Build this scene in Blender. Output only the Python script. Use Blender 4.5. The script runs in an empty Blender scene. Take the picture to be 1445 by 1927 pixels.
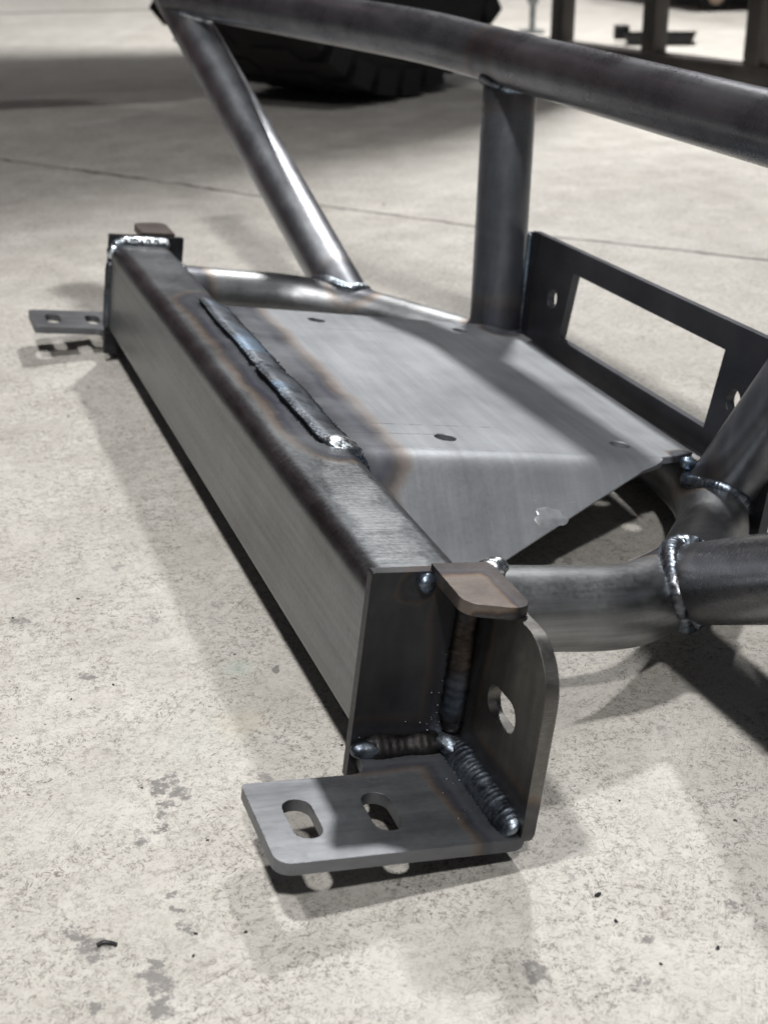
import bpy, bmesh, math, random
from mathutils import Vector, Matrix
random.seed(7)
sc = bpy.context.scene
COL = sc.collection

# ---------------------------------------------------------------- camera
cam_d = bpy.data.cameras.new("camera")
cam = bpy.data.objects.new("camera", cam_d)
COL.objects.link(cam)
cam_d.sensor_fit = 'VERTICAL'
cam_d.sensor_width = 27.0
cam_d.sensor_height = 36.0
cam_d.lens = 50.42
cam_d.clip_start = 0.02
cam_d.clip_end = 80.0
RGT = Vector((0.94394, -0.330117, -0.000644))
DWN = Vector((-0.133499, -0.379942, -0.915326))
FWD = Vector((0.30192, 0.864099, -0.402713))
m = Matrix.Identity(4)
for i in range(3):
    m[i][0] = RGT[i]; m[i][1] = -DWN[i]; m[i][2] = -FWD[i]
m[0][3], m[1][3], m[2][3] = -0.219925, -0.506273, 0.370140
cam.matrix_world = m
cam_d.dof.use_dof = True
cam_d.dof.focus_distance = 0.68
cam_d.dof.aperture_fstop = 15.0
sc.camera = cam

# ---------------------------------------------------------------- world, lamps, exposure
wd = bpy.data.worlds.new("World"); sc.world = wd
wd.use_nodes = True
bg = wd.node_tree.nodes["Background"]
bg.inputs["Color"].default_value = (0.84, 0.93, 1.08, 1)
bg.inputs["Strength"].default_value = 0.05
sc.view_settings.view_transform = 'Standard'
sc.view_settings.look = 'None'
sc.view_settings.exposure = 0.0
sc.view_settings.gamma = 1.0

def lamp(x, y, z, power, size=0.24, col=(1.0, 0.985, 0.965)):
    ld = bpy.data.lights.new("ceiling_lamp", 'AREA')
    ld.shape = 'DISK'; ld.size = size; ld.energy = power; ld.color = col
    ld.spread = math.radians(130)
    o = bpy.data.objects.new("ceiling_lamp", ld)
    o.location = (x, y, z)
    COL.objects.link(o)
    return o
H = 3.0
lamp(-0.62, -2.25, H, 74)           # behind the camera
lamp(-0.68, -0.16, H, 36)           # nearly above the bumper
lamp(1.40, 2.50, H, 104)            # ahead to the right, by the truck
lamp(-0.70, 5.20, H, 27)            # further down the shop
lamp(2.60, 5.00, H, 28)
lamp(3.4, 8.4, H, 40, .4)
lamp(7.0, 8.4, H, 100, .4)
lamp(5.2, 12.2, H, 140, .5)
lamp(9.6, 12.2, H, 140, .5)

# ---------------------------------------------------------------- node helpers
class NT:
    def __init__(s, name):
        s.m = bpy.data.materials.new(name); s.m.use_nodes = True
        s.t = s.m.node_tree; s.t.nodes.clear()
        s.out = s.n('ShaderNodeOutputMaterial')
        s.b = s.n('ShaderNodeBsdfPrincipled')
        s.l(s.b.outputs[0], s.out.inputs[0])
        s.co = s.n('ShaderNodeTexCoord').outputs['Object']
    def n(s, t, **k):
        x = s.t.nodes.new(t)
        for a, b in k.items(): setattr(x, a, b)
        return x
    def l(s, a, b): s.t.links.new(a, b)
    def put(s, sock, v):
        if hasattr(v, 'is_output'): s.l(v, sock)
        elif v is not None: sock.default_value = v
    def math(s, op, a, b=None, c=None, clamp=False):
        x = s.n('ShaderNodeMath', operation=op); x.use_clamp = clamp
        s.put(x.inputs[0], a)
        if b is not None: s.put(x.inputs[1], b)
        if c is not None: s.put(x.inputs[2], c)
        return x.outputs[0]
    def vm(s, op, a, b=None, sc_=None):
        x = s.n('ShaderNodeVectorMath', operation=op)
        s.put(x.inputs[0], a)
        if b is not None: s.put(x.inputs[1], b)
        if sc_ is not None: s.put(x.inputs['Scale'], sc_)
        return x.outputs['Value'] if op in ('DOT_PRODUCT', 'LENGTH', 'DISTANCE') else x.outputs[0]
    def noise(s, scale, detail=3, rough=.55, vec=None, dist=0, out='Fac'):
        x = s.n('ShaderNodeTexNoise'); x.inputs['Scale'].default_value = scale
        x.inputs['Detail'].default_value = detail; x.inputs['Roughness'].default_value = rough
        x.inputs['Distortion'].default_value = dist
        s.l(vec if vec is not None else s.co, x.inputs['Vector'])
        return x.outputs[out]
    def ramp(s, fac, stops, interp='LINEAR'):
        x = s.n('ShaderNodeValToRGB'); r = x.color_ramp; r.interpolation = interp
        while len(r.elements) < len(stops): r.elements.new(.5)
        for e, (p, c) in zip(r.elements, stops):
            e.position = p
            e.color = (c, c, c, 1) if isinstance(c, (int, float)) else (tuple(c) + (1,) if len(c) == 3 else c)
        s.l(fac, x.inputs[0])
        return x.outputs['Color'], x.outputs['Alpha']
    def mapr(s, v, a, b, c=0., d=1.):
        x = s.n('ShaderNodeMapRange'); s.put(x.inputs[0], v)
        for i, q in zip((1, 2, 3, 4), (a, b, c, d)): x.inputs[i].default_value = q
        return x.outputs[0]
    def mix(s, f, a, b, mode='MIX'):
        x = s.n('ShaderNodeMix', data_type='RGBA', blend_type=mode)
        s.put(x.inputs[0], f)
        s.put(x.inputs[6], a if hasattr(a, 'is_output') else tuple(a) + (1,) if len(a) == 3 else a)
        s.put(x.inputs[7], b if hasattr(b, 'is_output') else tuple(b) + (1,) if len(b) == 3 else b)
        return x.outputs[2]
    def scaled(s, v3, vec=None):
        x = s.n('ShaderNodeMapping'); x.inputs['Scale'].default_value = v3
        s.l(vec if vec is not None else s.co, x.inputs['Vector'])
        return x.outputs[0]
    def segdist(s, p, A, B):
        A = Vector(A); B = Vector(B); d = B - A
        pa = s.vm('SUBTRACT', p, tuple(A))
        if d.length < 1e-6: return s.vm('LENGTH', pa)
        t = s.vm('DOT_PRODUCT', pa, tuple(d / d.length_squared))
        t = s.math('MAXIMUM', s.math('MINIMUM', t, 1.), 0.)
        x = s.n('ShaderNodeVectorMath', operation='SCALE')
        x.inputs[0].default_value = tuple(d); s.l(t, x.inputs['Scale'])
        return s.vm('LENGTH', s.vm('SUBTRACT', pa, x.outputs[0]))
    def bump(s, h, strength, dist):
        x = s.n('ShaderNodeBump'); x.inputs['Strength'].default_value = strength
        x.inputs['Distance'].default_value = dist
        s.l(h, x.inputs['Height'])
        return x.outputs[0]

# ---------------------------------------------------------------- object frame of the bumper
PHI = math.radians(7.3)
def L(a, b, c):
    """bumper coordinates in mm (a along the beam, b across, c up) -> local metres"""
    return Vector((b - 61.4, a, c + 100.2)) * .001

def steel(name, dark, light, r0=.34, r1=.5, streak=None, metallic=1.0, segs=(), seed=0., haz=1.0, scratch=.5, mott=22., tint_rough=.1, dirt=.0, lines=(), polish=(), relief=.22):
    """bare steel: mottled tone, drawn streaks, fine scratches and, along the weld lines given in segs
    (A, B, width), the oxide colours that welding heat leaves on the metal"""
    n = NT(name)
    co = n.vm('ADD', n.co, (seed, seed * .7, seed * 1.3))
    big = n.noise(mott, 4, .6, co)
    st = n.noise(1, 3, .65, n.scaled(streak or (60, 60, 60), co))
    fine = n.noise(420, 2, .6, co)
    f = n.math('ADD', n.math('MULTIPLY', big, .55), n.math('MULTIPLY', st, .45))
    f = n.mapr(f, .36, .64)
    col = n.mix(f, dark, light)
    # thin bright scratches
    sc1 = n.noise(1, 2, .5, n.scaled((90, 900, 500), co), 1.2)
    sc2 = n.noise(14, 2, .5, co)
    ln = n.math('MULTIPLY', n.mapr(n.math('ABSOLUTE', n.math('SUBTRACT', sc1, .5)), .0, .012, 1., 0.), n.mapr(sc2, .52, .6))
    col = n.mix(n.math('MULTIPLY', ln, .45 * scratch), col, (.62, .64, .66))
    if dirt:
        dk = n.mapr(n.noise(95, 4, .7, co), .60, .72)
        col = n.mix(n.math('MULTIPLY', dk, dirt), col, (.03, .03, .032))
    for A, B, w in polish:
        wv = n.vm('ADD', n.co, n.vm('SCALE', n.vm('SUBTRACT', n.noise(45, 4, .7, co, out='Color'), (.5, .5, .5)), sc_=.034))
        q = n.mapr(n.segdist(wv, A, B), w * .0007, w * .0011, 1., 0.)
        br_ = n.noise(1, 3, .7, n.scaled((40, 700, 400), co))
        col = n.mix(n.math('MULTIPLY', q, n.mapr(br_, .35, .65, .15, .62)), col, (.42, .435, .45))
    for A, B in lines:
        q = n.mapr(n.segdist(n.co, A, B), .0002, .0005, 1., 0.)
        col = n.mix(n.math('MULTIPLY', q, n.mapr(n.noise(70, 3, .7, co), .42, .54, .1, .9)), col, (.045, .045, .045))
    rough = n.mapr(n.math('ADD', n.math('MULTIPLY', big, .5), n.math('MULTIPLY', fine, .5)), .3, .7, r0, r1)
    met = metallic
    if segs:
        wob = n.noise(26, 4, .6, co, out='Color')
        pc = n.vm('ADD', n.co, n.vm('SCALE', n.vm('SUBTRACT', wob, (.5, .5, .5)), sc_=.014))
        d = None
        for A, B, w in segs:
            q = n.math('DIVIDE', n.segdist(pc, A, B), w * .001)
            d = q if d is None else n.math('MINIMUM', d, q)
        tc, ta = n.ramp(d, [(0., (.022, .024, .029, .97 * haz)), (.34, (.035, .038, .046, .95 * haz)), (.50, (.055, .058, .072, .92 * haz)), (.62, (.024, .026, .042, .92 * haz)),
                            (.74, (.045, .033, .028, .85 * haz)), (.87, (.14, .080, .040, .52 * haz)), (1., (.22, .15, .09, 0.))])
        ta = n.math('MULTIPLY', ta, n.mapr(n.noise(17, 3, .6, n.vm('ADD', co, (5., 2., 9.))), .32, .60, .62, 1.))
        col = n.mix(ta, col, tc)
        rough = n.math('ADD', rough, n.math('MULTIPLY', ta, tint_rough))
    n.put(n.b.inputs['Base Color'], col)
    n.put(n.b.inputs['Roughness'], rough)
    n.put(n.b.inputs['Metallic'], met)
    h = n.math('ADD', n.math('MULTIPLY', st, .6), n.math('MULTIPLY', fine, .3))
    n.l(n.bump(h, relief, .0006), n.b.inputs['Normal'])
    return n.m

def plain(name, col, rough=.5, metallic=0., var=.25, scale=30):
    n = NT(name)
    f = n.noise(scale, 4, .6)
    n.put(n.b.inputs['Base Color'], n.mix(n.mapr(f, .3, .7), [c * (1 - var) for c in col], [min(1, c * (1 + var)) for c in col]))
    n.put(n.b.inputs['Roughness'], n.mapr(f, .3, .7, max(.05, rough - .08), min(1, rough + .08)))
    n.b.inputs['Metallic'].default_value = metallic
    n.l(n.bump(n.noise(scale * 9, 3), .15, .002), n.b.inputs['Normal'])
    return n.m

def weld_mat(name, dark, light, r0=.22, r1=.42):
    n = NT(name)
    f = n.noise(55, 3, .6); g = n.noise(300, 2, .6); e = n.noise(20, 2)
    col = n.mix(n.mapr(f, .38, .62), dark, light)
    col = n.mix(n.mapr(e, .52, .66, 0., .55), col, (.22, .30, .40))
    col = n.mix(n.mapr(n.noise(26, 2, .5, n.vm('ADD', n.co, (3., 1., 2.))), .60, .72, 0., .35), col, (.16, .11, .075))
    n.put(n.b.inputs['Base Color'], col)
    n.put(n.b.inputs['Roughness'], n.mapr(g, .3, .7, r0, r1))
    n.b.inputs['Metallic'].default_value = 1.
    n.l(n.bump(g, .35, .0008), n.b.inputs['Normal'])
    return n.m

# ---------------------------------------------------------------- mesh helpers
def link(name, me, mat, parent=None, smooth=True, angle=35):
    o = bpy.data.objects.new(name, me)
    COL.objects.link(o)
    if mat: me.materials.append(mat)
    if smooth:
        for p in me.polygons: p.use_smooth = True
        me.set_sharp_from_angle(angle=math.radians(angle))
    o.parent = parent
    return o
def from_bm(name, bm, mat, parent=None, smooth=True, angle=35):
    bmesh.ops.recalc_face_normals(bm, faces=bm.faces)
    me = bpy.data.meshes.new(name); bm.to_mesh(me); bm.free()
    return link(name, me, mat, parent, smooth, angle)
def bevel(o, w, seg=2, angle=40):
    md = o.modifiers.new('edge', 'BEVEL'); md.width = w; md.segments = seg
    md.limit_method = 'ANGLE'; md.angle_limit = math.radians(angle); md.harden_normals = False
    return o

def fillet(pts, rad, n=6):
    """round the corners of a closed 2D outline; rad is one radius or one per corner"""
    out = []
    N = len(pts)
    for i, p in enumerate(pts):
        r = rad[i] if isinstance(rad, (list, tuple)) else rad
        p = Vector(p); a = Vector(pts[i - 1]); b = Vector(pts[(i + 1) % N])
        if r <= 0: out.append(tuple(p)); continue
        u = (a - p).normalized(); v = (b - p).normalized()
        ang = math.acos(max(-1, min(1, u.dot(v))))
        if ang > math.pi - .02: out.append(tuple(p)); continue
        t = min(r / math.tan(ang / 2), (a - p).length * .49, (b - p).length * .49); r = t * math.tan(ang / 2)
        c = p + (u + v).normalized() * (r / math.sin(ang / 2))
        s = p + u * t - c; e = p + v * t - c
        a0 = math.atan2(s.y, s.x); a1 = math.atan2(e.y, e.x); da = (a1 - a0 + math.pi) % (2 * math.pi) - math.pi
        for k in range(n + 1):
            q = a0 + da * k / n
            out.append((c.x + r * math.cos(q), c.y + r * math.sin(q)))
    return out
def stadium(cx, cy, half, r, ax=0, n=10):
    """slot outline, long axis along x (ax=0) or y"""
    out = []
    for s in (1, -1):
        for k in range(n + 1):
            q = -math.pi / 2 + math.pi * k / n + (0 if s > 0 else math.pi)
            x = s * half + r * math.cos(q); y = r * math.sin(q)
            out.append((cx + x, cy + y) if ax == 0 else (cx - y, cy + x))
    return out
def prism(outline, holes, mapf, h0, h1):
    """plate cut from an outline with holes; mapf(u, v, h) -> local vector"""
    bm = bmesh.new()
    loops = [outline] + list(holes); layers = []
    for h in (h0, h1):
        ed = []; lv = []
        for lp in loops:
            vs = [bm.verts.new(mapf(u, v, h)) for u, v in lp]
            lv.append(vs)
            ed += [bm.edges.new((vs[i], vs[(i + 1) % len(vs)])) for i in range(len(vs))]
        bmesh.ops.triangle_fill(bm, use_beauty=True, use_dissolve=False, edges=ed)
        layers.append(lv)
    for A, B in zip(*layers):
        for i in range(len(A)):
            j = (i + 1) % len(A)
            bm.faces.new((A[i], A[j], B[j], B[i]))
    return bm
def frames(pts):
    pts = [Vector(p) for p in pts]; N = len(pts); T = []
    for i in range(N):
        T.append((pts[min(i + 1, N - 1)] - pts[max(i - 1, 0)]).normalized())
    u = T[0].orthogonal().normalized(); out = []
    for i in range(N):
        u = (u - T[i] * u.dot(T[i])).normalized()
        out.append((pts[i], T[i], u, T[i].cross(u)))
    return out
def sweep_bm(pts, r, seg=32, cap=True, bm=None):
    bm = bm or bmesh.new(); rings = []
    for p, t, u, v in frames(pts):
        rings.append([bm.verts.new(p + (u * math.cos(2 * math.pi * k / seg) + v * math.sin(2 * math.pi * k / seg)) * r) for k in range(seg)])
    for A, B in zip(rings, rings[1:]):
        for k in range(seg):
            bm.faces.new((A[k], A[(k + 1) % seg], B[(k + 1) % seg], B[k]))
    if cap: bm.faces.new(rings[0]); bm.faces.new(rings[-1])
    return bm
def catmull(P, n=8):
    P = [Vector(p) for p in P]; out = []
    for i in range(len(P) - 1):
        a = P[i - 1] if i else P[0] * 2 - P[1]; b, c = P[i], P[i + 1]; d = P[i + 2] if i + 2 < len(P) else P[-1] * 2 - P[-2]
        for k in range(n):
            t = k / n
            out.append(.5 * ((2 * b) + (c - a) * t + (2 * a - 5 * b + 4 * c - d) * t * t + (3 * b - a - 3 * c + d) * t ** 3))
    out.append(P[-1]); return out
def resample(pts, step):
    pts = [Vector(p) for p in pts]; out = [pts[0]]; acc = 0.
    for a, b in zip(pts, pts[1:]):
        d = (b - a).length; s = step - acc
        while s <= d:
            out.append(a.lerp(b, s / d)); s += step
        acc = (acc + d) % step if d else acc
    if (out[-1] - pts[-1]).length > step * .3: out.append(pts[-1])
    return out
def weld(name, pts, w, h, up, mat, parent, pitch=.0021, chev=1.0, amp=.16, seg=14, seed=1, lumps=(), taper=1.9):
    """a weld bead: a low half-round ridge along pts, ruffled into overlapping crescents"""
    rnd = random.Random(seed)
    pts = resample(pts, pitch / 4.5)
    fr = frames(pts); N = len(fr); rings = []
    bm = bmesh.new()
    cum = 0; ph = []; wob = []; wl = 0; hl = 0
    total = sum((fr[i][0] - fr[i - 1][0]).length for i in range(1, N))
    for i in range(N):
        if i: cum += (fr[i][0] - fr[i - 1][0]).length
        ph.append(cum)
        wl += (rnd.random() - .5) * .035; wl *= .96
        wob.append(wl)
    for i, (p, t, u, v) in enumerate(fr):
        n = (up(p) if callable(up) else Vector(up)).normalized()
        n = (n - t * n.dot(t)).normalized(); s = t.cross(n)
        e = min(ph[i], total - ph[i]) / (w * taper)
        end = math.sqrt(max(0., 1 - (1 - min(1, e)) ** 2)) * .75 + .25
        k_l = 1.
        for lc, lr, lg in lumps: k_l += lg * math.exp(-((ph[i] - lc) / lr) ** 2)
        ring = []
        for k in range(seg):
            q = 2 * math.pi * k / seg
            cx, sx = math.cos(q), math.sin(q)
            f = ((ph[i] + chev * w * cx * .75) / pitch + wob[i] * 2) % 1.
            rr = 1 + amp * ((1 - f) ** 1.6 - .4) * (1 if cx > -.2 else .2) + wob[i]
            ring.append(bm.verts.new(p + (s * sx * w + n * cx * h) * rr * end * k_l))
        rings.append(ring)
    for A, B in zip(rings, rings[1:]):
        for k in range(seg): bm.faces.new((A[k], A[(k + 1) % seg], B[(k + 1) % seg], B[k]))
    bm.faces.new(rings[0]); bm.faces.new(rings[-1])
    return from_bm(name, bm, mat, parent, True, 60)
def blob(name, c, r, mat, parent, sq=(1, 1, 1), rough=.12, seed=3, sub=3):
    rnd = random.Random(seed)
    bm = bmesh.new(); bmesh.ops.create_icosphere(bm, subdivisions=sub, radius=1)
    K = [(Vector((rnd.gauss(0, 1), rnd.gauss(0, 1), rnd.gauss(0, 1))) * 2.2, rnd.random() * 6.3) for _ in range(5)]
    for v in bm.verts:
        k = 1 + rough * sum(math.sin(d.dot(v.co) + p) for d, p in K) / 2
        v.co = Vector((v.co.x * sq[0], v.co.y * sq[1], v.co.z * sq[2])) * k * r + c
    return from_bm(name, bm, mat, parent, True, 80)
def spatter(name, pts, mat, parent, rmin=.0003, rmax=.0009, seed=5):
    rnd = random.Random(seed); bm = bmesh.new()
    for p in pts:
        r = rnd.uniform(rmin, rmax) if rnd.random() < .8 else rmax
        b2 = bmesh.ops.create_icosphere(bm, subdivisions=1, radius=r, matrix=Matrix.Translation(p))
    o = from_bm(name, bm, mat, parent, True, 80); o['kind'] = 'stuff'
    return o
def empty(name, loc=(0, 0, 0), label=None, cat=None, group=None):
    o = bpy.data.objects.new(name, None); COL.objects.link(o); o.location = loc
    o.empty_display_size = .05
    tag(o, label, cat, group); return o
def tag(o, label=None, cat=None, group=None, kind=None):
    if label: o['label'] = label
    if cat: o['category'] = cat
    if group: o['group'] = group
    if kind: o['kind'] = kind
    return o
def box_bm(x0, x1, y0, y1, z0, z1, bm=None, mat=None):
    bm = bm or bmesh.new()
    v = [bm.verts.new((x, y, z)) for x in (x0, x1) for y in (y0, y1) for z in (z0, z1)]
    if mat is not None:
        for q in v: q.co = mat @ q.co
    for f in ((0, 1, 3, 2), (4, 6, 7, 5), (0, 4, 5, 1), (2, 3, 7, 6), (0, 2, 6, 4), (1, 5, 7, 3)):
        bm.faces.new([v[i] for i in f])
    return bm

# ---------------------------------------------------------------- the concrete floor
def floor_material():
    n = NT('worn_concrete')
    P = n.co
    w3 = n.noise(30, 3, .55, P, out='Color')
    pw = n.vm('ADD', P, n.vm('SCALE', n.vm('SUBTRACT', w3, (.5, .5, .5)), sc_=.016))
    big = n.noise(3.2, 4, .6); mid = n.noise(16, 4, .6); sm = n.noise(120, 4, .65); gr = n.noise(900, 2, .6)
    f = n.math('ADD', n.math('MULTIPLY', big, .35), n.math('ADD', n.math('MULTIPLY', mid, .35), n.math('MULTIPLY', sm, .30)))
    col = n.mix(n.mapr(f, .36, .64), (.345, .326, .291), (.585, .565, .528))
    col = n.mix(n.mapr(gr, .35, .75, 0., .30), col, (.66, .64, .59))
    g2 = n.noise(420, 3, .7, n.vm('ADD', P, (7., 3., 0.)))
    col = n.mix(n.mapr(g2, .55, .70, 0., .55), col, (.24, .22, .20))
    # pale trowel cloud and greyish patches
    col = n.mix(n.mapr(n.noise(7, 3, .6, n.vm('ADD', P, (4., 2., 0.))), .52, .66, 0., .45), col, (.43, .405, .375))
    # hairline curls: thin level lines of a distorted noise, broken up by a second one
    def hair(scale, wid, m_lo, m_hi, off, dist=.6, msc=.35):
        a = n.noise(scale, 2, .5, n.vm('ADD', P, (off, off * 2, 0.)), dist)
        b = n.noise(scale * msc, 3, .6, n.vm('ADD', P, (off * 3, 1., 0.)))
        c = n.mapr(n.math('ABSOLUTE', n.math('SUBTRACT', a, .5)), 0., wid, 1., 0.)
        return n.math('MULTIPLY', c, n.mapr(b, m_lo, m_hi))
    h1 = hair(210, .030, .44, .60, 1.3, 1.2, .35)
    h2 = None
    for ang, off in ((.15, 0.), (.95, 2.), (-.75, 5.), (1.75, 8.)):
        mp = n.n('ShaderNodeMapping'); mp.inputs['Rotation'].default_value = (0, 0, ang)
        mp.inputs['Location'].default_value = (off, off * 3, 0); n.l(pw, mp.inputs['Vector'])
        mp = n.n('ShaderNodeMapping'); n.l(n.t.nodes[-2].outputs[0], mp.inputs['Vector']); mp.inputs['Scale'].default_value = (170, 760, 1)
        q = n.mapr(n.math('ABSOLUTE', n.math('SUBTRACT', n.noise(1, 1, .5, mp.outputs[0]), .5)), 0., .055, 1., 0.)
        k = n.mapr(n.noise(210, 2, .6, n.vm('ADD', P, (off, -off, 3.))), .54, .60)
        q = n.math('MULTIPLY', q, k)
        h2 = q if h2 is None else n.math('MAXIMUM', h2, q)
    h2 = n.math('MULTIPLY', h2, n.mapr(n.noise(22, 3, .6, n.vm('ADD', P, (1., 6., 0.))), .34, .56, .25, 1.))
    h3 = hair(58, .009, .53, .60, 9.7, 1.4, .8)
    col = n.mix(n.math('MULTIPLY', h2, .85), col, (.12, .105, .09))
    col = n.mix(n.math('MULTIPLY', h1, .42), col, (.10, .09, .08))
    col = n.mix(n.math('MULTIPLY', h3, .60), col, (.14, .12, .10))
    # straight drag scratches in two directions
    for ang, off in ((.5, 0.), (-.35, 3.), (1.35, 7.), (2.2, 4.)):
        m1 = n.n('ShaderNodeMapping'); m1.inputs['Rotation'].default_value = (0, 0, ang); m1.inputs['Location'].default_value = (off, off, 0)
        n.l(P, m1.inputs['Vector'])
        mp = n.n('ShaderNodeMapping'); mp.inputs['Scale'].default_value = (12, 300, 1); n.l(m1.outputs[0], mp.inputs['Vector'])
        s = n.mapr(n.math('ABSOLUTE', n.math('SUBTRACT', n.noise(1, 1, .5, mp.outputs[0]), .5)), 0., .010, 1., 0.)
        k = n.mapr(n.noise(13, 3, .6, n.vm('ADD', P, (off, -off, 1.))), .55, .64)
        col = n.mix(n.math('MULTIPLY', n.math('MULTIPLY', s, k), .5), col, (.16, .14, .125))
    # dark pits
    vo = n.n('ShaderNodeTexVoronoi'); vo.inputs['Scale'].default_value = 170; n.l(pw, vo.inputs['Vector'])
    pit = n.math('MULTIPLY', n.mapr(vo.outputs['Distance'], .07, .16, 1., 0.), n.mapr(n.noise(45, 2, .5), .58, .64))
    col = n.mix(n.math('MULTIPLY', pit, .75), col, (.08, .07, .065))
    # worn-through grey spots, generic and the ones seen in front
    gs = n.mapr(n.noise(48, 5, .62, n.vm('ADD', n.scaled((1, .6, 1), P), (2., 8., 0.))), .655, .70)
    col = n.mix(n.math('MULTIPLY', gs, .6), col, (.20, .19, .185))
    spots = [(-134, 37, 6), (-131, 26, 5), (-140, 13, 4), (-183, -60, 7), (-187, -52, 4), (-162, -88, 7), (-154, -5, 5), (-146, -64, 3.5), (-138, 31, 4), (-136, 19, 4), (-163, -96, 5), (-160, -79, 4), (-181, -68, 5), (-147, -53, 3), (-143, 2, 3), (-152, 3, 2.5),
             (-145, -43, 3.5), (-164, -103, 6), (-184, -94, 4), (-179, 214, 5), (-154, 141, 5), (-60, 118, 4), (18, -128, 3.5), (5, -150, 5), (60, -120, 4), (-30, -130, 5)]
    d = None
    w4 = n.noise(90, 4, .7, P, out='Color')
    ps = n.vm('ADD', P, n.vm('SCALE', n.vm('SUBTRACT', w4, (.5, .5, .5)), sc_=.024))
    ps = n.vm('MULTIPLY', ps, (1., 1., 0.))
    for x, y, r in spots:
        q = n.math('DIVIDE', n.vm('DISTANCE', ps, (x * .001, y * .001, 0.)), r * .00085)
        d = q if d is None else n.math('MINIMUM', d, q)
    sm_ = n.math('MULTIPLY', n.mapr(d, .75, 1.1, 1., 0.), n.mapr(n.noise(170, 4, .7), .38, .50, .0, 1.))
    col = n.mix(n.math('MULTIPLY', sm_, .80), col, (.15, .143, .14))
    for x, y, r, c, k in ((-79, 124, 11, (.34, .46, .39), .28), (-90, 72, 16, (.52, .47, .34), .22), (-115, 60, 30, (.43, .46, .43), .18)):
        q = n.mapr(n.vm('DISTANCE', ps, (x * .001, y * .001, 0.)), r * .0004, r * .001, k, 0.)
        col = n.mix(q, col, c)
    # the crack that runs across behind the bumper, and the joint far back
    ck = [(-.6, 2.08), (-.049, 1.675), (.155, 1.411), (.302, 1.203), (.431, 1.040), (.481, .970), (.564, .885), (.663, .781), (1.1, .32)]
    pz = n.vm('MULTIPLY', pw, (1., 1., 0.)); dc = None
    for A, B in zip(ck, ck[1:]):
        q = n.segdist(pz, A + (0.,), B + (0.,)); dc = q if dc is None else n.math('MINIMUM', dc, q)
    cw = n.mapr(n.noise(9, 3, .6), .35, .65, .0022, .0055)
    cr = n.mapr(n.math('DIVIDE', dc, cw), .5, 1.1, 1., 0.)
    q = n.segdist(n.vm('MULTIPLY', P, (1., 1., 0.)), (-4., 4.46, 0.), (.95, 4.22, 0.))
    cr2 = n.mapr(q, .012, .022, 1., 0.)
    col = n.mix(n.math('MULTIPLY', cr, .95), col, (.05, .045, .04))
    col = n.mix(n.math('MULTIPLY', cr2, .85), col, (.06, .055, .05))
    n.put(n.b.inputs['Base Color'], col)
    n.put(n.b.inputs['Roughness'], n.mapr(mid, .35, .65, .56, .74))
    n.b.inputs['Specular IOR Level'].default_value = .35
    hh = n.math('SUBTRACT', n.math('MULTIPLY', sm, .5), n.math('ADD', n.math('MULTIPLY', h1, .5), n.math('ADD', n.math('MULTIPLY', pit, 1.), n.math('MULTIPLY', cr, 2.))))
    n.l(n.bump(n.math('ADD', hh, n.math('MULTIPLY', gr, .25)), .35, .0012), n.b.inputs['Normal'])
    return n.m
bm = bmesh.new()
bmesh.ops.create_grid(bm, x_segments=4, y_segments=4, size=14)
fl = from_bm('concrete_floor', bm, floor_material(), None, False)
fl.location = (0, 0, 0)
tag(fl, 'worn pale concrete workshop floor with a dark crack', 'floor', kind='structure')

# ---------------------------------------------------------------- the bumper
root = empty('winch_bumper', (0, 0, 0), 'bare steel winch bumper of welded tubes, plates and a box beam resting on the concrete', 'bumper')
root.rotation_euler = (0, PHI, 0)
S = 666.
RT = 20.55
MIR = lambda a: S - a

W_DARK = weld_mat('weld_dark', (.06, .064, .072), (.17, .185, .205), .32, .50)
W_SEAM = weld_mat('weld_seam', (.06, .067, .077), (.135, .147, .165), .46, .62)
W_SOOT = weld_mat('weld_sooty', (.014, .014, .015), (.05, .047, .046), .38, .6)
W_BLUE = weld_mat('weld_blue', (.085, .098, .12), (.28, .32, .365), .27, .46)
W_BRIGHT = weld_mat('weld_bright', (.36, .40, .43), (.72, .76, .80), .20, .42)

# heat lines shared by neighbouring parts
bead_line = (L(478, 42, -7), L(176, 43, -7))
haz_beam = [(bead_line[0], bead_line[1], 30), (L(176, 43, -7), L(158, 52, -14), 17), (L(655, 5, -6), L(655, 50, -6), 14), (L(640, 50, -25), L(610, 50, -25), 12)]

# -- box beam
def rrect(x0, x1, z0, z1, r, n=8):
    return fillet([(x0, z0), (x1, z0), (x1, z1), (x0, z1)], r, n)
bm = prism(rrect(1.8, 52.3, -82.7, -6.5, 10.5), [], lambda u, v, h: L(h, u, v), 5.6, 660.3)
beam = from_bm('box_beam', bm, steel('beam_steel', (.115, .125, .134), (.225, .238, .25), .30, .46, (30, 5, 220), segs=haz_beam, seed=.3, scratch=.9, dirt=.25, polish=[(L(14, 22, -6.5), L(140, 31, -6.5), 13)]), root)

# -- end plates
plate_dark = steel('mill_scale_plate', (.022, .023, .026), (.06, .06, .064), .36, .55, (40, 40, 9), segs=[(L(-1, 4, -83), L(-1, 46, -83), 16), (L(-1, 47, -83), L(-1, 46, -5), 18), (L(-1, 22, -6), L(-1, 23, -6), 10)], seed=1.1, haz=.35, scratch=.35, metallic=.7)
for k, (a0, a1) in enumerate(((0, 5.6), (MIR(5.6), MIR(0)))):
    bm = prism(fillet([(0, -100.2), (61.4, -100.2), (61.4, 0), (0, 0)], 1.0, 3), [], lambda u, v, h: L(h, u, v), a0, a1)
    bevel(from_bm('end_plate', bm, plate_dark, root), .0006)

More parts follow.
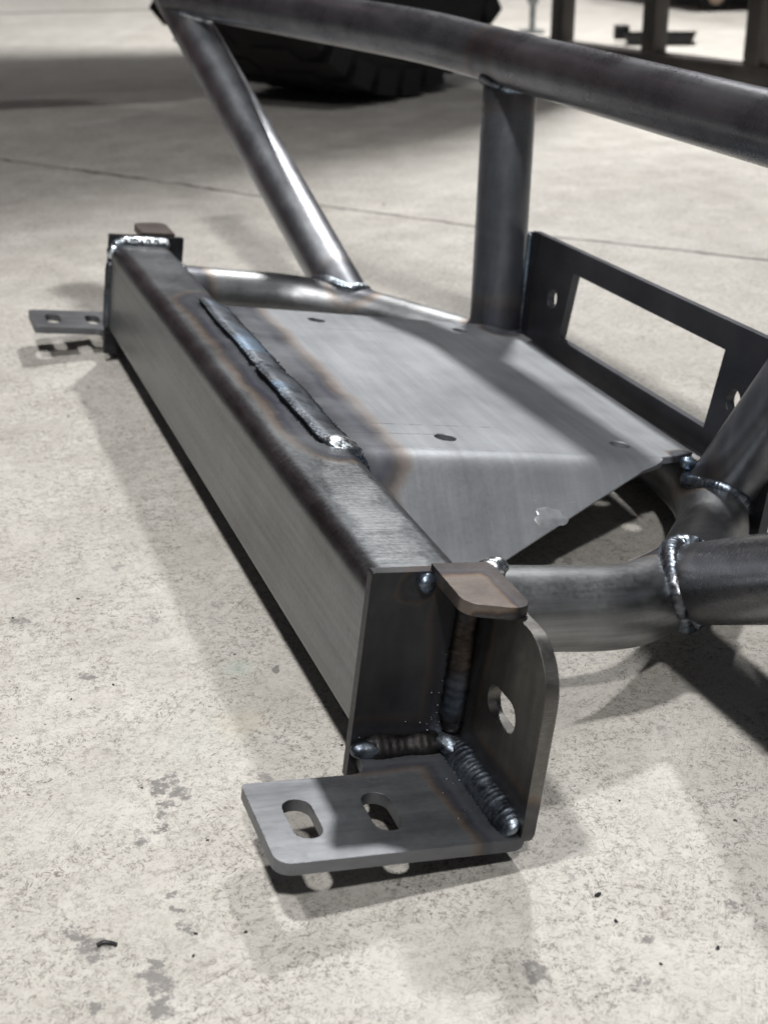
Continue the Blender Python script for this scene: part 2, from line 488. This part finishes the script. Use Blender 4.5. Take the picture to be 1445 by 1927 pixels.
# -- brackets at both ends
foot_out = fillet([(-75, -53.5), (-75, 54), (0, 54), (0, 3), (-18.4, 1.5), (-18.4, -53.5)], [7, 9, 0, 2, 7, 2.5], 6)
foot_slots = [stadium(-46.6, -35.2, 7.6, 6.2), stadium(-46.6, -1.4, 7.6, 6.2)]
side_out = fillet([(-75, -91), (0, -91), (0, -2), (-53, -2), (-66, -4), (-74.5, -16)], [9, 0, 0, 10, 10, 14], 6)
side_out = fillet([(-75, -91), (-.2, -91), (-.2, -2.4), (-74.6, -2.4)], [9, 0, 0, 24], 9)
side_slots = [stadium(-40.2, -45.2, 6.4, 7.2)]
tab_out = fillet([(-1, 26.5), (-36, 26.5), (-40, 50.5), (-50, 50.2), (-18, 52.2), (2.2, 53.5), (2.2, 26.8)], [0, 9, 2, 3, 0, 0, 0], 6)
tab_out = fillet([(2.4, 27), (-36, 26.6), (-45, 54.4), (2.4, 54.4)], [0, 9, 7, 0], 7)
brk_segs = [(L(-3, 0, -85), L(-3, 46, -85), 19), (L(-3, 46, -85), L(-74, 46, -85), 21)]
foot_m = steel('bracket_foot_steel', (.095, .10, .108), (.19, .198, .212), .36, .52, (16, 130, 60), segs=brk_segs, seed=2.2, haz=.85, metallic=.72)
side_m = steel('bracket_side_steel', (.10, .098, .094), (.20, .195, .185), .34, .5, (60, 110, 14), segs=brk_segs[1:] + [(L(-2, 48, -85), L(-2, 48, -6), 22)], seed=3.1, haz=.85)
tab_m = steel('gusset_steel', (.115, .10, .092), (.19, .165, .15), .38, .52, (60, 60, 60), segs=[(L(3, 30, 3), L(3, 50, 3), 15), (L(0, 53, 3), L(-44, 53, 3), 9), (L(-44, 52, -3), L(-40, 30, -4), 6)], seed=3.7, haz=.8)
for k in (0, 1):
    g = (lambda a: a) if k == 0 else MIR
    bm = prism(foot_out, foot_slots, lambda u, v, h: L(g(u), v, h), -90.9, -85.3)
    bevel(from_bm('foot_plate', bm, foot_m, root), .0007)
    bm = prism(side_out, side_slots, lambda u, v, h: L(g(u), h, v), 48.5, 54.5)
    bevel(from_bm('side_plate', bm, side_m, root), .0007)
    bm = prism(tab_out, [], lambda u, v, h: L(g(u), v, h), -3.2, 2.6)
    bevel(from_bm('gusset', bm, tab_m, root), .0007)

# -- tubes
lz = lambda b: -37.9 - (b - 90) * .038
loop_half = [(a, b, lz(b)) for a, b in ((630, 50), (630, 80), (630, 110), (629.5, 138), (621, 163), (592, 205), (554.5, 238), (528, 260), (500, 276), (460, 290), (400, 298), (333, 301))]
loop_pts = catmull([L(*p) for p in loop_half] + [L(MIR(a), b, c) for a, b, c in loop_half[-2::-1]], 6)
br0, brd = Vector((58.9, 194.2, -40)), Vector((-.880, -.163, .447))
br = lambda c: br0 + brd * ((c + 40) / .447)
tube_haz = []
def nearseg(a, b, c, w): return (L(a, b, c), L(a, b, c), w)
loop_segs = [nearseg(620, 52, -30, 30), nearseg(604, 196, -26, 30), nearseg(46, 52, -30, 26), nearseg(70, 182, -30, 26), nearseg(497, 276, -24, 32), nearseg(175, 282, -24, 32)]
loop_m = steel('loop_tube_steel', (.15, .156, .162), (.30, .308, .315), .34, .52, (7, 60, 260), segs=loop_segs, seed=4.4, scratch=1.2, relief=.14)
tube_m = steel('dark_tube_steel', (.085, .089, .102), (.19, .197, .215), .22, .38, (70, 6, 70), segs=[nearseg(530, 272, 172, 40), (L(30, 188, -26), L(50, 180, -20), 24)], seed=5.0, scratch=.5, haz=.5, metallic=.8, relief=.07)
post_m = steel('upright_tube_steel', (.10, .107, .122), (.20, .21, .232), .30, .44, (70, 70, 6), segs=[nearseg(498, 278, -22, 32), nearseg(530, 273, 158, 34), nearseg(176, 284, -20, 34)], seed=5.5, scratch=.5, haz=.6, metallic=.8, relief=.07)
brace_m = steel('brace_tube_steel', (.34, .355, .385), (.52, .54, .57), .34, .48, (80, 30, 30), segs=[nearseg(616, 190, -24, 30), nearseg(985, 128, 150, 40)], seed=6.0, scratch=.5, haz=.7, relief=.06)
o = from_bm('loop_tube', sweep_bm(loop_pts, RT * .001), loop_m, root)
top_path = catmull([L(-345, 113, 176), L(-160, 190, 175), L(-60, 252, 173), L(-10, 282, 172.8), L(50, 284.9, 173.1), L(100, 282.8, 173.4), L(300, 274.5, 174.8), L(500, 266.2, 176.1), L(560, 261.5, 177), L(640, 234, 179.8), L(820, 179, 177.8), L(1005, 113.5, 176.4)], 8)
from_bm('top_tube', sweep_bm(top_path, RT * .001), tube_m, root)
up0, up1 = (494.7, 278.4, -46), (529.5, 272.6, 174)
from_bm('upright_tube', sweep_bm([L(*up0), L(*up1)], RT * .001), post_m, root)
nd0, nd1 = (178, 284, -45), (53, 284.7, 172)
from_bm('front_brace_tube', sweep_bm([L(*nd0), L(*nd1)], RT * .001), post_m, root)
for k in (0, 1):
    e0 = br(-42); e1 = br(192)
    g = (lambda a: a) if k == 0 else MIR
    from_bm('wing_brace_tube', sweep_bm([L(g(e0.x), e0.y, e0.z), L(g(e1.x), e1.y, e1.z)], RT * .001), (tube_m if k == 0 else brace_m), root)

# -- winch tray: flat sheet on the loop with a flange bent down at the near end
TP = math.tan(.038)
def tray_c(b): return -13.25 - (b - 117) * TP
tray_segs = [(L(478, 44, -9), L(176, 44, -9), 44), (L(176, 46, -12), L(150, 56, -40), 23), (L(150, 56, -40), L(112, 56, -80), 19), (L(470, 268, -18), L(480, 280, -18), 20), (L(190, 268, -18), L(186, 276, -18), 12)]
SCR = [(226, 51, 228.5, 160), (208, 49, 211.5, 125), (435, 95, 443, 200)]
SCRIBE = [(L(a0, b0, tray_c(b0)), L(a1, b1, tray_c(b1))) for a0, b0, a1, b1 in SCR]
tray_m = steel('tray_steel', (.235, .247, .264), (.34, .356, .378), .44, .58, (120, 9, 9), segs=tray_segs, seed=7.0, scratch=.7, mott=14., dirt=.04, lines=SCRIBE, metallic=.70, haz=1.0)
th = 4.6
holes = [(206.5, 117), (460.5, 117), (206.5, 231.2), (460.5, 231.2)]
flat_out = [(186, 43.5), (186, 249), (190, 262), (198, 277.5), (320, 278.5), (440, 278), (446, 284.5), (462, 284.5), (484, 262), (484, 43.5)]
hl = [stadium(a, b, .01, 6.2, 0, 12) for a, b in holes]
def tray_map(u, v, h): return L(u, v, tray_c(v) + h)
bm = prism(flat_out, hl, tray_map, -th, 0)
# flange: bend of 70 degrees about a line across, then straight down
RBEND = 22.0; TH = math.radians(48)
prof = []
for k in range(13):
    q = TH * k / 12
    prof.append((186 - RBEND * math.sin(q), -RBEND * (1 - math.cos(q)), q))
pe = prof[-1]
for s in (4, 10, 18, 27, 37, 48, 60, 72, 82):
    prof.append((pe[0] - math.cos(TH) * s, pe[1] - math.sin(TH) * s, TH))
NB = 16
rows_t, rows_b = [], []
for a, dc, q in prof:
    # right-hand limit of the flange: square at the bend, then cut off at a slant
    lim = max(100., 249. + 2.45 * dc - 2.2 * min(4., -dc) + 2. * max(0., -dc - 20.) / 30.)
    rt, rb = [], []
    for j in range(NB + 1):
        b = 52.6 + (lim - 52.6) * j / NB
        if dc > -2.5: b = 43.5 + (lim - 43.5) * j / NB
        c = tray_c(b) + dc
        rt.append(bm.verts.new(L(a, b, c)))
        rb.append(bm.verts.new(L(a + th * math.sin(q), b, c - th * math.cos(q))))
    rows_t.append(rt); rows_b.append(rb)
for i in range(len(prof) - 1):
    for j in range(NB):
        bm.faces.new((rows_t[i][j], rows_t[i][j + 1], rows_t[i + 1][j + 1], rows_t[i + 1][j]))
        bm.faces.new((rows_b[i][j], rows_b[i + 1][j], rows_b[i + 1][j + 1], rows_b[i][j + 1]))
    for j in (0, NB):
        bm.faces.new((rows_t[i][j], rows_t[i + 1][j], rows_b[i + 1][j], rows_b[i][j]))
for j in range(NB):
    bm.faces.new((rows_t[-1][j], rows_t[-1][j + 1], rows_b[-1][j + 1], rows_b[-1][j]))
tray = bevel(from_bm('winch_tray', bm, tray_m, root, True, 30), .0005, 2, 50)

# dried clear smear on the flange
def fl_pt(b, s, off=0.):
    return L(pe[0] - math.cos(TH) * s - math.sin(TH) * off, b, tray_c(b) + pe[1] - math.sin(TH) * s + math.cos(TH) * off)
rnd = random.Random(4)
bm = bmesh.new(); N = 40; rim = []; mid_ = []
for k in range(N):
    q = 2 * math.pi * k / N
    r = 1 + .10 * math.sin(3 * q + 1) + .07 * math.sin(5 * q) + .05 * math.sin(8 * q + 2)
    rim.append(bm.verts.new(fl_pt(163 + 10.0 * r * math.cos(q), 26 + 6.2 * r * math.sin(q), .05)))
    mid_.append(bm.verts.new(fl_pt(163 + 9.0 * r * math.cos(q), 26 + 5.4 * r * math.sin(q), .4)))
ctr = bm.verts.new(fl_pt(163, 26, .5))
for k in range(N):
    j = (k + 1) % N
    bm.faces.new((rim[k], rim[j], mid_[j], mid_[k])); bm.faces.new((mid_[k], mid_[j], ctr))
sm_m = NT('dried_residue')
sm_m.put(sm_m.b.inputs['Base Color'], sm_m.mix(sm_m.mapr(sm_m.noise(160, 3), .35, .65), (.36, .37, .39), (.48, .495, .52)))
sm_m.b.inputs['Metallic'].default_value = .55
sm_m.b.inputs['Roughness'].default_value = .3
from_bm('dried_smear', bm, sm_m.m, root, True, 80)

# -- fairlead plate
fa_segs = [(L(487, 292, 55), L(484, 292, -40), 16)]
fair_m = steel('fairlead_steel', (.075, .078, .088), (.125, .128, .14), .40, .55, (22, 10, 22), segs=fa_segs, seed=8.0, haz=.7, scratch=.8)
def fair_map(u, v, h): return L(u, h, v)
fo = fillet([(487.7, 55.3), (138, 60.6), (138, -52), (485, -52)], [2, 3, 3, 3], 4)
fh = [[(412.5, 39.6), (208.4, 42.3), (214, -8.9), (418.5, -10.5)], stadium(439.0, 14.4, .01, 7.4, 0, 12), stadium(189.6, 16.0, .01, 7.4, 0, 12)]
bevel(from_bm('fairlead_plate', prism(fo, fh, fair_map, 292, 298), fair_m, root), .0006)

# ---------------------------------------------------------------- welds
UP = Vector((0, 0, 1))
def seg_dist(p, path):
    best = 1e9
    for a, b in zip(path, path[1:]):
        d = b - a; t = max(0, min(1, (p - a).dot(d) / d.length_squared)); q = (a + d * t - p).length
        if q < best: best = q
    return best
def ring_weld(P0, D, path, mat, w=.0042, name='weld_bead', start=.012, arc=(0, 360), seed=2, pitch=.0026, amp=.18):
    """fillet where a tube (axis P0, direction D pointing away from the joint) meets another tube"""
    D = D.normalized(); u = D.orthogonal().normalized(); v = D.cross(u); r = RT * .001; pts = []
    n = 72
    for k in range(n + 1):
        q = math.radians(arc[0] + (arc[1] - arc[0]) * k / n)
        off = (u * math.cos(q) + v * math.sin(q)) * r
        s = .09
        while s > -.012 and seg_dist(P0 + off + D * s, path) > r: s -= .0012
        if s > -.012: pts.append(P0 + off * 1.02 + D * (s + .0012))
    # smooth
    for _ in range(3):
        pts = [pts[0]] + [(pts[i - 1] + pts[i] * 2 + pts[i + 1]) / 4 for i in range(1, len(pts) - 1)] + [pts[-1]]
    def up(p):
        x = p - P0; x = x - D * x.dot(D)
        return x.normalized() + D * .6
    return weld(name, pts, w, w * .8, up, mat, root, pitch=pitch, amp=amp, seed=seed)
bn = lambda a: L(a.x, a.y, a.z)
loop_coarse = loop_pts[::2]
top_coarse = top_path[::3]
# wing braces on the loop
Dn = Vector((brd.y, brd.x, brd.z))
ring_weld(bn(br(-42)), Dn, loop_coarse, W_BLUE, .0056, seed=11, pitch=.0042, amp=.22)
pf = br(-42)
ring_weld(L(MIR(pf.x), pf.y, pf.z), Vector((brd.y, -brd.x, brd.z)), loop_coarse, W_BRIGHT, .0045, seed=12)
# front brace and upright
ring_weld(L(*nd0), L(*nd1) - L(*nd0), loop_coarse, W_BLUE, .0042, seed=13)
ring_weld(L(*up0), L(*up1) - L(*up0), loop_coarse, W_DARK, .0032, seed=14)
ring_weld(L(*up1), L(*up0) - L(*up1), top_coarse, W_BLUE, .0036, seed=15)
# top tube on the far brace
bf = [L(MIR(br(c).x), br(c).y, br(c).z) for c in (100, 192)]
ring_weld(top_path[-1], top_path[-9] - top_path[-1], bf, W_BRIGHT, .0050, seed=16)
# long bead between beam and tray
def upb(p): return Vector((.35, 0, 1))
pts = [L(478 - 302 * k / 30, 43.6 + .4 * math.sin(k * .7), -8.3 + .15 * math.sin(k)) for k in range(31)]
cut = 16
weld('weld_bead', pts[:cut + 1], .0122, .0032, upb, W_SEAM, root, taper=.7, pitch=.0030, amp=.24, chev=1.3, seed=21, lumps=((.158, .003, .18),))
weld('weld_bead', pts[cut:], .0128, .0034, upb, W_SEAM, root, taper=.7, pitch=.0031, amp=.24, chev=1.3, seed=22, lumps=((.0, .004, .15),))
# bright tie-in at the tray corner, then down the flange
weld('weld_bead', [L(190, 43.2, -7.6), L(180, 45.5, -8), L(168, 51, -11)], .0125, .0048, lambda p: Vector((.4, -.35, 1)), W_BRIGHT, root, pitch=.0105, amp=.16, chev=.5, seed=23, seg=20)
weld('weld_bead', [L(178, 49, -9), L(172, 52.5, -14), L(165, 55, -22), L(158, 55.5, -30), L(150, 55, -38)], .0056, .0038, lambda p: Vector((.7, -.6, .5)), W_BLUE, root, pitch=.0030, amp=.32, seed=24)
# near bracket
weld('weld_bead', [L(-3.0, 3.0, -83.4), L(-3.2, 12, -83.4), L(-3.2, 26, -83.2), L(-3.2, 44, -83.2)], .0060, .0040, lambda p: Vector((0, -.7, .7)), W_SOOT, root, pitch=.0038, amp=.09, seed=31, lumps=((.006, .007, .22), (.022, .004, -.12)))
blob('weld_bead', L(-3.4, 8.0, -83.2), .0052, W_BLUE, root, (1.7, .95, .85), .12, 5)
weld('weld_bead', [L(-3.0, 45.3, -82.5), L(-14, 45.3, -82.2), L(-40, 45.4, -82.2), L(-73.5, 45.6, -82.6)], .0066, .0036, lambda p: Vector((-.7, 0, .7)), W_BLUE, root, pitch=.0030, amp=.13, chev=1.9, seed=32)
blob('weld_bead', L(-5.0, 44.4, -81.6), .0060, W_BLUE, root, (1., 1.5, .7), .12, 8)
weld('weld_bead', [L(-2.8, 45.4, -78), L(-2.8, 45.2, -50), L(-2.8, 45.2, -24), L(-2.8, 44.6, -2.5)], .0062, .0040, lambda p: Vector((-.7, -.7, 0)), W_SOOT, root, pitch=.0044, amp=.20, chev=1.5, seed=33)
blob('weld_bead', L(-1.6, 24.2, -4.6), .0040, W_DARK, root, (1, 1, 1.1), .08, 9)
blob('weld_bead', L(3.0, 57.0, -.5), .0050, W_BRIGHT, root, (1.3, 1.1, 1.0), .14, 10)
weld('weld_bead', [L(6, 44, -8), L(8, 50, -11), L(9, 56, -15)], .0026, .002, UP, W_BRIGHT, root, pitch=.002, seed=34)
# far end plate round the beam
fy = S - 6.4
weld('weld_bead', [L(fy, 3.0, -20), L(fy, 3.0, -14.5), L(fy, 6.5, -8), L(fy, 12, -5.5), L(fy, 30, -5.2), L(fy, 50, -5.8)], .0052, .0048, lambda p: Vector((-.2, -.7, .7)), W_BRIGHT, root, pitch=.0032, amp=.26, seed=41)
weld('weld_bead', [L(fy, 1.2, -78), L(fy, 1.2, -22)], .0036, .0032, lambda p: Vector((-.7, -.7, 0)), W_DARK, root, pitch=.0032, amp=.2, seed=42)
# far loop end on the beam
pts = []
for k in range(40):
    q = math.radians(-40 + 260 * k / 39)
    pts.append(L(629 - RT * math.cos(q) * 1.03, 53.6, -38.5 + RT * math.sin(q) * 1.03))
weld('weld_bead', pts, .0040, .0036, lambda p: Vector((.8, 0, .4)), W_BRIGHT, root, pitch=.003, seed=43)
# fairlead plate up the side of the upright
weld('weld_bead', [L(483.5, 294, -32), L(487.5, 293, 8), L(491.5, 292.3, 54)], .0030, .0024, lambda p: Vector((.2, -1, 0)), W_BLUE, root, pitch=.003, amp=.25, seed=44)
# tack between tray corner and front brace
blob('weld_bead', L(186, 268, -22), .0050, W_BLUE, root, (1.2, .9, .9), .1, 12)
blob('weld_bead', L(486, 276, -19), .0040, W_DARK, root, (1.4, 1.4, .7), .1, 13)
# spatter thrown off while welding
rnd = random.Random(9); sp = []
for _ in range(22): sp.append(L(-.1, rnd.gauss(40, 3.5), rnd.uniform(-80, -25)))
for _ in range(16): sp.append(L(rnd.uniform(-60, -8), rnd.gauss(36, 6), -85.2))
for _ in range(4): sp.append(L(-.1, rnd.uniform(2, 40), rnd.gauss(-76, 3)))
for _ in range(70):
    a = rnd.uniform(180, 474); sp.append(L(a, 43 + rnd.choice((-1, 1)) * rnd.uniform(5.5, 9.5) * 1., -6.6 if rnd.random() < .5 else -9.8))
for _ in range(14): sp.append(L(rnd.gauss(505, 3), 254, rnd.uniform(60, 150)))
sp = [p for p in sp]
spatter('weld_spatter', sp, W_DARK, root, .00025, .0007)

# ---------------------------------------------------------------- parked truck behind (its front tyre shows)
rubber = plain('tyre_rubber', (.0075, .0075, .008), .85, 0., .3, 22)
paint = plain('truck_paint', (.11, .022, .024), .35, .2, .15, 6)
rimm = plain('rim_paint', (.05, .05, .052), .4, .6, .2, 20)
truck = empty('parked_truck', (.63, 2.36, 0), 'dark truck parked behind the bumper, only its knobbly black front tyre showing', 'truck')
dv = Vector((-.806, -.592, 0)); tv = Vector((.592, -.806, 0))
truck.matrix_world = Matrix(((tv.x, -dv.x, 0, .64), (tv.y, -dv.y, 0, 2.205), (0, 0, 1, 0), (0, 0, 0, 1)))
# truck frame: x = outboard, y = rearward, z = up
def wheel(x, y, flip=1):
    R, W = .452, .325
    bm = bmesh.new(); NS = 72
    prof_ = [(-.30, .26), (-.42, .30), (-.50, .36), (-.49, .41), (-.44, .435), (-.30, .444), (0, .447), (.30, .444), (.44, .435), (.49, .41), (.50, .36), (.42, .30), (.30, .26)]
    rings = []
    for k in range(NS):
        q = 2 * math.pi * k / NS
        rings.append([bm.verts.new((x + px_ * W, y + math.cos(q) * r_, R + math.sin(q) * r_)) for px_, r_ in prof_])
    for k in range(NS):
        A, B = rings[k], rings[(k + 1) % NS]
        for j in range(len(prof_) - 1): bm.faces.new((A[j], A[j + 1], B[j + 1], B[j]))
        bm.faces.new((A[-1], A[0], B[0], B[-1]))
    nb = 34
    for k in range(nb):
        for row, (x0, x1, ph, r0, r1) in enumerate(((-.50, -.34, 0, .40, .4455), (-.30, -.06, .5, .42, .4495), (.06, .30, 0, .42, .4495), (.34, .50, .5, .40, .4455))):
            q = 2 * math.pi * (k + ph) / nb; hw = math.pi / nb * .62
            vs = []
            for rr in (r0, r1):
                for dq, xx in ((-hw, x0), (hw, x0 + .02), (hw, x1 + .02), (-hw, x1)):
                    k_ = .82 if rr == r1 else 1.
                    vs.append(bm.verts.new((x + xx * W, y + math.cos(q + dq * k_) * rr, R + math.sin(q + dq * k_) * rr)))
            for f in ((0, 3, 2, 1), (4, 5, 6, 7), (0, 1, 5, 4), (1, 2, 6, 5), (2, 3, 7, 6), (3, 0, 4, 7)): bm.faces.new([vs[i] for i in f])
    t_ = from_bm('tyre', bm, rubber, truck, True, 40)
    bm = bmesh.new(); NS = 40; rr = []
    for px_, r_ in ((-.34, .0), (-.30, .08), (-.26, .2), (-.30, .262), (.30, .262), (.26, .2), (.22, .1), (.24, .0)):
        rr.append([bm.verts.new((x + px_ * W * flip, y + math.cos(2 * math.pi * k / NS) * max(r_, .004), R + math.sin(2 * math.pi * k / NS) * max(r_, .004))) for k in range(NS)])
    for A, B in zip(rr, rr[1:]):
        for k in range(NS): bm.faces.new((A[k], A[(k + 1) % NS], B[(k + 1) % NS], B[k]))
    from_bm('rim', bm, rimm, t_, True, 40)
wheel(0, 0)
inv = truck.matrix_world.inverted()
def hull(pts_xz, y0, y1):
    return prism(fillet(pts_xz, .05, 4), [], lambda u, v, h: inv @ Vector((u, h, v)), y0, y1)
arch = [(.58 + .56 * math.cos(q), .44 + .56 * math.sin(q)) for q in [math.pi * k / 12 for k in range(13)]]
bevel(from_bm('body', hull([(1.16, .50), (1.06, 1.60), (.92, 2.06), (-1.7, 2.06), (-2.5, 1.2), (-2.5, .50)] + [p for p in arch[::-1]], 2.06, 2.72), paint, truck, True, 30), .02, 3)
bevel(from_bm('unseen_bumper_bar', hull([(1.28, .60), (1.28, .74), (1.15, .74), (1.15, .60)], 2.1, 2.7), rimm, truck, True, 30), .01)
bevel(from_bm('unseen_bumper_bar', hull([(.27, .225), (.27, .78), (-2.4, .78), (-2.4, .225)], 2.0, 2.12), paint, truck, True, 30), .01)  # unseen bar, added low in front to cast the dark floor band
# ---------------------------------------------------------------- steel stand, flat tray, rod and cart in the background
gm = plain('stand_steel', (.062, .056, .051), .42, .3, .25, 12)
p0 = Vector((1.190, 2.655, 0)); p1 = Vector((1.455, 1.733, 0)); dd = (p1 - p0).normalized(); nn = Vector((dd.y, -dd.x, 0))
stand = empty('steel_stand', tuple(p0), 'dark square tube stand with upright posts on a floor rail behind the bumper', 'stand')
def sq_tube(A, B, w, up, name):
    A, B, up = Vector(A), Vector(B), Vector(up); t = (B - A).normalized(); s = t.cross(up).normalized(); u = s.cross(t)
    bm = bmesh.new(); pr = rrect(-w / 2, w / 2, -w / 2, w / 2, w * .12, 3); r = []
    for P in (A, B): r.append([bm.verts.new(P + s * x + u * y) for x, y in pr])
    for k in range(len(pr)): bm.faces.new((r[0][k], r[0][(k + 1) % len(pr)], r[1][(k + 1) % len(pr)], r[1][k]))
    bm.faces.new(r[0]); bm.faces.new(r[1])
    return from_bm(name, bm, gm, stand, True, 30)
inward = Vector((.905, .42, 0))
rel = lambda v: tuple(Vector(v) - p0)
off = inward * .024
sq_tube(rel(p0 + off + Vector((0, 0, .023))), rel(p1 + off + Vector((0, 0, .023))), .046, (0, 0, 1), 'base_rail')
for q in ((1.233, 2.505), (1.311, 2.234), (1.387, 1.967)):
    P = Vector((q[0], q[1], 0)) + off
    sq_tube(rel(P + Vector((0, 0, .046))), rel(P + Vector((0, 0, .80))), .040, tuple(dd), 'post')
sq_tube(rel(p0 - dd * .15 + off + Vector((0, 0, .82))), rel(p1 + off + Vector((0, 0, .82))), .040, (0, 0, 1), 'top_rail')

bt = empty('metal_tray', (1.66, 2.77, 0), 'small black flat metal tray lying on the floor behind the square tube stand', 'tray')
bt.rotation_euler = (0, 0, math.radians(-17)); bt.scale = (.66, .66, .8)
bk = plain('black_paint', (.012, .012, .013), .5, .3)
bm = bmesh.new()
lo = [(-.15, -.055), (.085, -.055), (.125, .075), (-.115, .075)]
vb = [bm.verts.new((x, y, .004)) for x, y in lo]; vt = [bm.verts.new((x * 1.12, y * 1.12, .032)) for x, y in lo]; vi = [bm.verts.new((x * 1.08, y * 1.08, .032)) for x, y in lo]; vj = [bm.verts.new((x * .98, y * .98, .008)) for x, y in lo]
for A, B in ((vb, vt), (vt, vi), (vi, vj)):
    for k in range(4): bm.faces.new((A[k], A[(k + 1) % 4], B[(k + 1) % 4], B[k]))
bm.faces.new(vb); bm.faces.new(vj)
from_bm('pan', bm, bk, bt, False)
bevel(from_bm('handle', box_bm(-.185, -.13, .02, .06, .012, .055), bk, bt), .006)

rod = empty('jack_stand', (1.475, 3.15, 0), 'thin grey steel rod standing on the floor left of the square tube stand', 'stand')
rm = plain('grey_steel', (.30, .32, .33), .35, .8)
from_bm('rod', sweep_bm([(0, 0, .006), (0, 0, .42)], .0085, 16), rm, rod)
from_bm('collar', sweep_bm([(0, 0, .074), (0, 0, .090)], .015, 16), rm, rod)
from_bm('foot', sweep_bm([(0, 0, 0), (0, 0, .006)], .035, 20), rm, rod)

cart = empty('tool_cart', (2.4, 3.8, 0), 'rolling cart on black castors with tan and bright hubs far behind the stand', 'cart')
def castor(x, y, hub):
    bm = bmesh.new(); NS = 28; rr = []
    for px_, r_ in ((-.016, .022), (-.016, .042), (-.010, .048), (.010, .048), (.016, .042), (.016, .022)):
        rr.append([bm.verts.new((x + math.cos(2 * math.pi * k / NS) * r_, y + px_, .048 + math.sin(2 * math.pi * k / NS) * r_)) for k in range(NS)])
    for A, B in zip(rr, rr[1:]):
        for k in range(NS): bm.faces.new((A[k], A[(k + 1) % NS], B[(k + 1) % NS], B[k]))
    c_ = from_bm('castor', bm, rubber, cart)
    from_bm('hub', sweep_bm([(x, y - .021, .048), (x, y + .021, .048)], .027, 20), hub, c_)
    bevel(from_bm('fork', box_bm(x - .03, x + .03, y - .026, y + .026, .098, .12), rm, c_), .003)
tan = plain('tan_plastic', (.46, .36, .27), .45); chrome = plain('chrome', (.65, .66, .66), .15, 1.)
c0 = Vector((2.4, 3.8, 0))
castor(-.115, -.215, tan); castor(.09, -.165, chrome); castor(-.115, .40, tan); castor(.42, .40, chrome)
bevel(from_bm('deck', box_bm(-.22, .55, -.28, .48, .12, .16), gm, cart), .01)
bevel(from_bm('cabinet', box_bm(-.20, .53, -.24, .46, .165, .85), paint, cart), .015)

# ---------------------------------------------------------------- chips and shavings on the floor
chip_m = plain('chip_black', (.03, .03, .032), .45, .5)
LEFT = 'tiny dark steel chip on the open floor at the left of the bumper beam'
RIGHT = 'dark steel chip on the pale floor at the lower right of the slotted bracket'
TRIO = 'tiny dark chip of the loose trio left of the far end of the beam'
chips = [(-147, -80, LEFT), (-125, -73.5, 'dark chip nearest to the rounded front corner of the slotted foot plate'), (-143.5, -68, LEFT), (-126, -12, LEFT), (-145, 35, LEFT),
         (-77, 139, 'tiny dark chip just above the green smudge left of the beam'), (-142, 129, LEFT), (-164, 122, LEFT), (-145, 230, LEFT), (-182, 219, LEFT),
         (12.6, -98.5, 'largest dark chip on the floor below the upright slotted plate'), (12, -115, 'small dark chip just below the largest chip on the right'),
         (41, -141.5, RIGHT), (16.5, -142, RIGHT), (51, -44, RIGHT), (91, -73.5, RIGHT), (-94, 526, TRIO), (-130, 508, TRIO), (-108, 536, TRIO),
         (-50.6, 38.4, 'tiny dark chip against the lower left edge of the near end plate'), (372, 1188, 'dark speck on the floor just beyond the crack between two tubes')]
protos = []
for k in range(4):
    rnd = random.Random(40 + k); bm = bmesh.new(); bmesh.ops.create_icosphere(bm, subdivisions=1, radius=1)
    for v in bm.verts:
        v.co = Vector((v.co.x * rnd.uniform(.8, 1.6), v.co.y * rnd.uniform(.6, 1.), max(-.35, v.co.z * .5) + .35)) * .001
    me = bpy.data.meshes.new('steel_chip'); bm.to_mesh(me); bm.free(); me.materials.append(chip_m); protos.append(me)
for k, (x, y, lab) in enumerate(chips):
    o = bpy.data.objects.new('steel_chip', protos[k % 4]); COL.objects.link(o)
    s = random.uniform(.65, 1.0) * (1.5 if (x, y) in ((41, -141.5), (12.6, -98.5)) else 1.)
    if y > 1000: s *= 2.2
    o.location = (x * .001, y * .001, 0); o.scale = (s, s, s); o.rotation_euler = (0, 0, random.uniform(0, 6.28))
    tag(o, lab, 'chip', 'loose steel chips on the floor')
bm = sweep_bm(catmull([Vector((-.0035, .0006, .0009)), Vector((-.001, .0012, .0012)), Vector((.0014, .0004, .001)), Vector((.0036, -.0014, .0009))], 5), .0008, 10)
o = from_bm('steel_shaving', bm, chip_m, None)
o.location = (-.1768, -.0636, 0)
tag(o, 'curled dark steel shaving on the floor beside a grey stain', 'shaving')
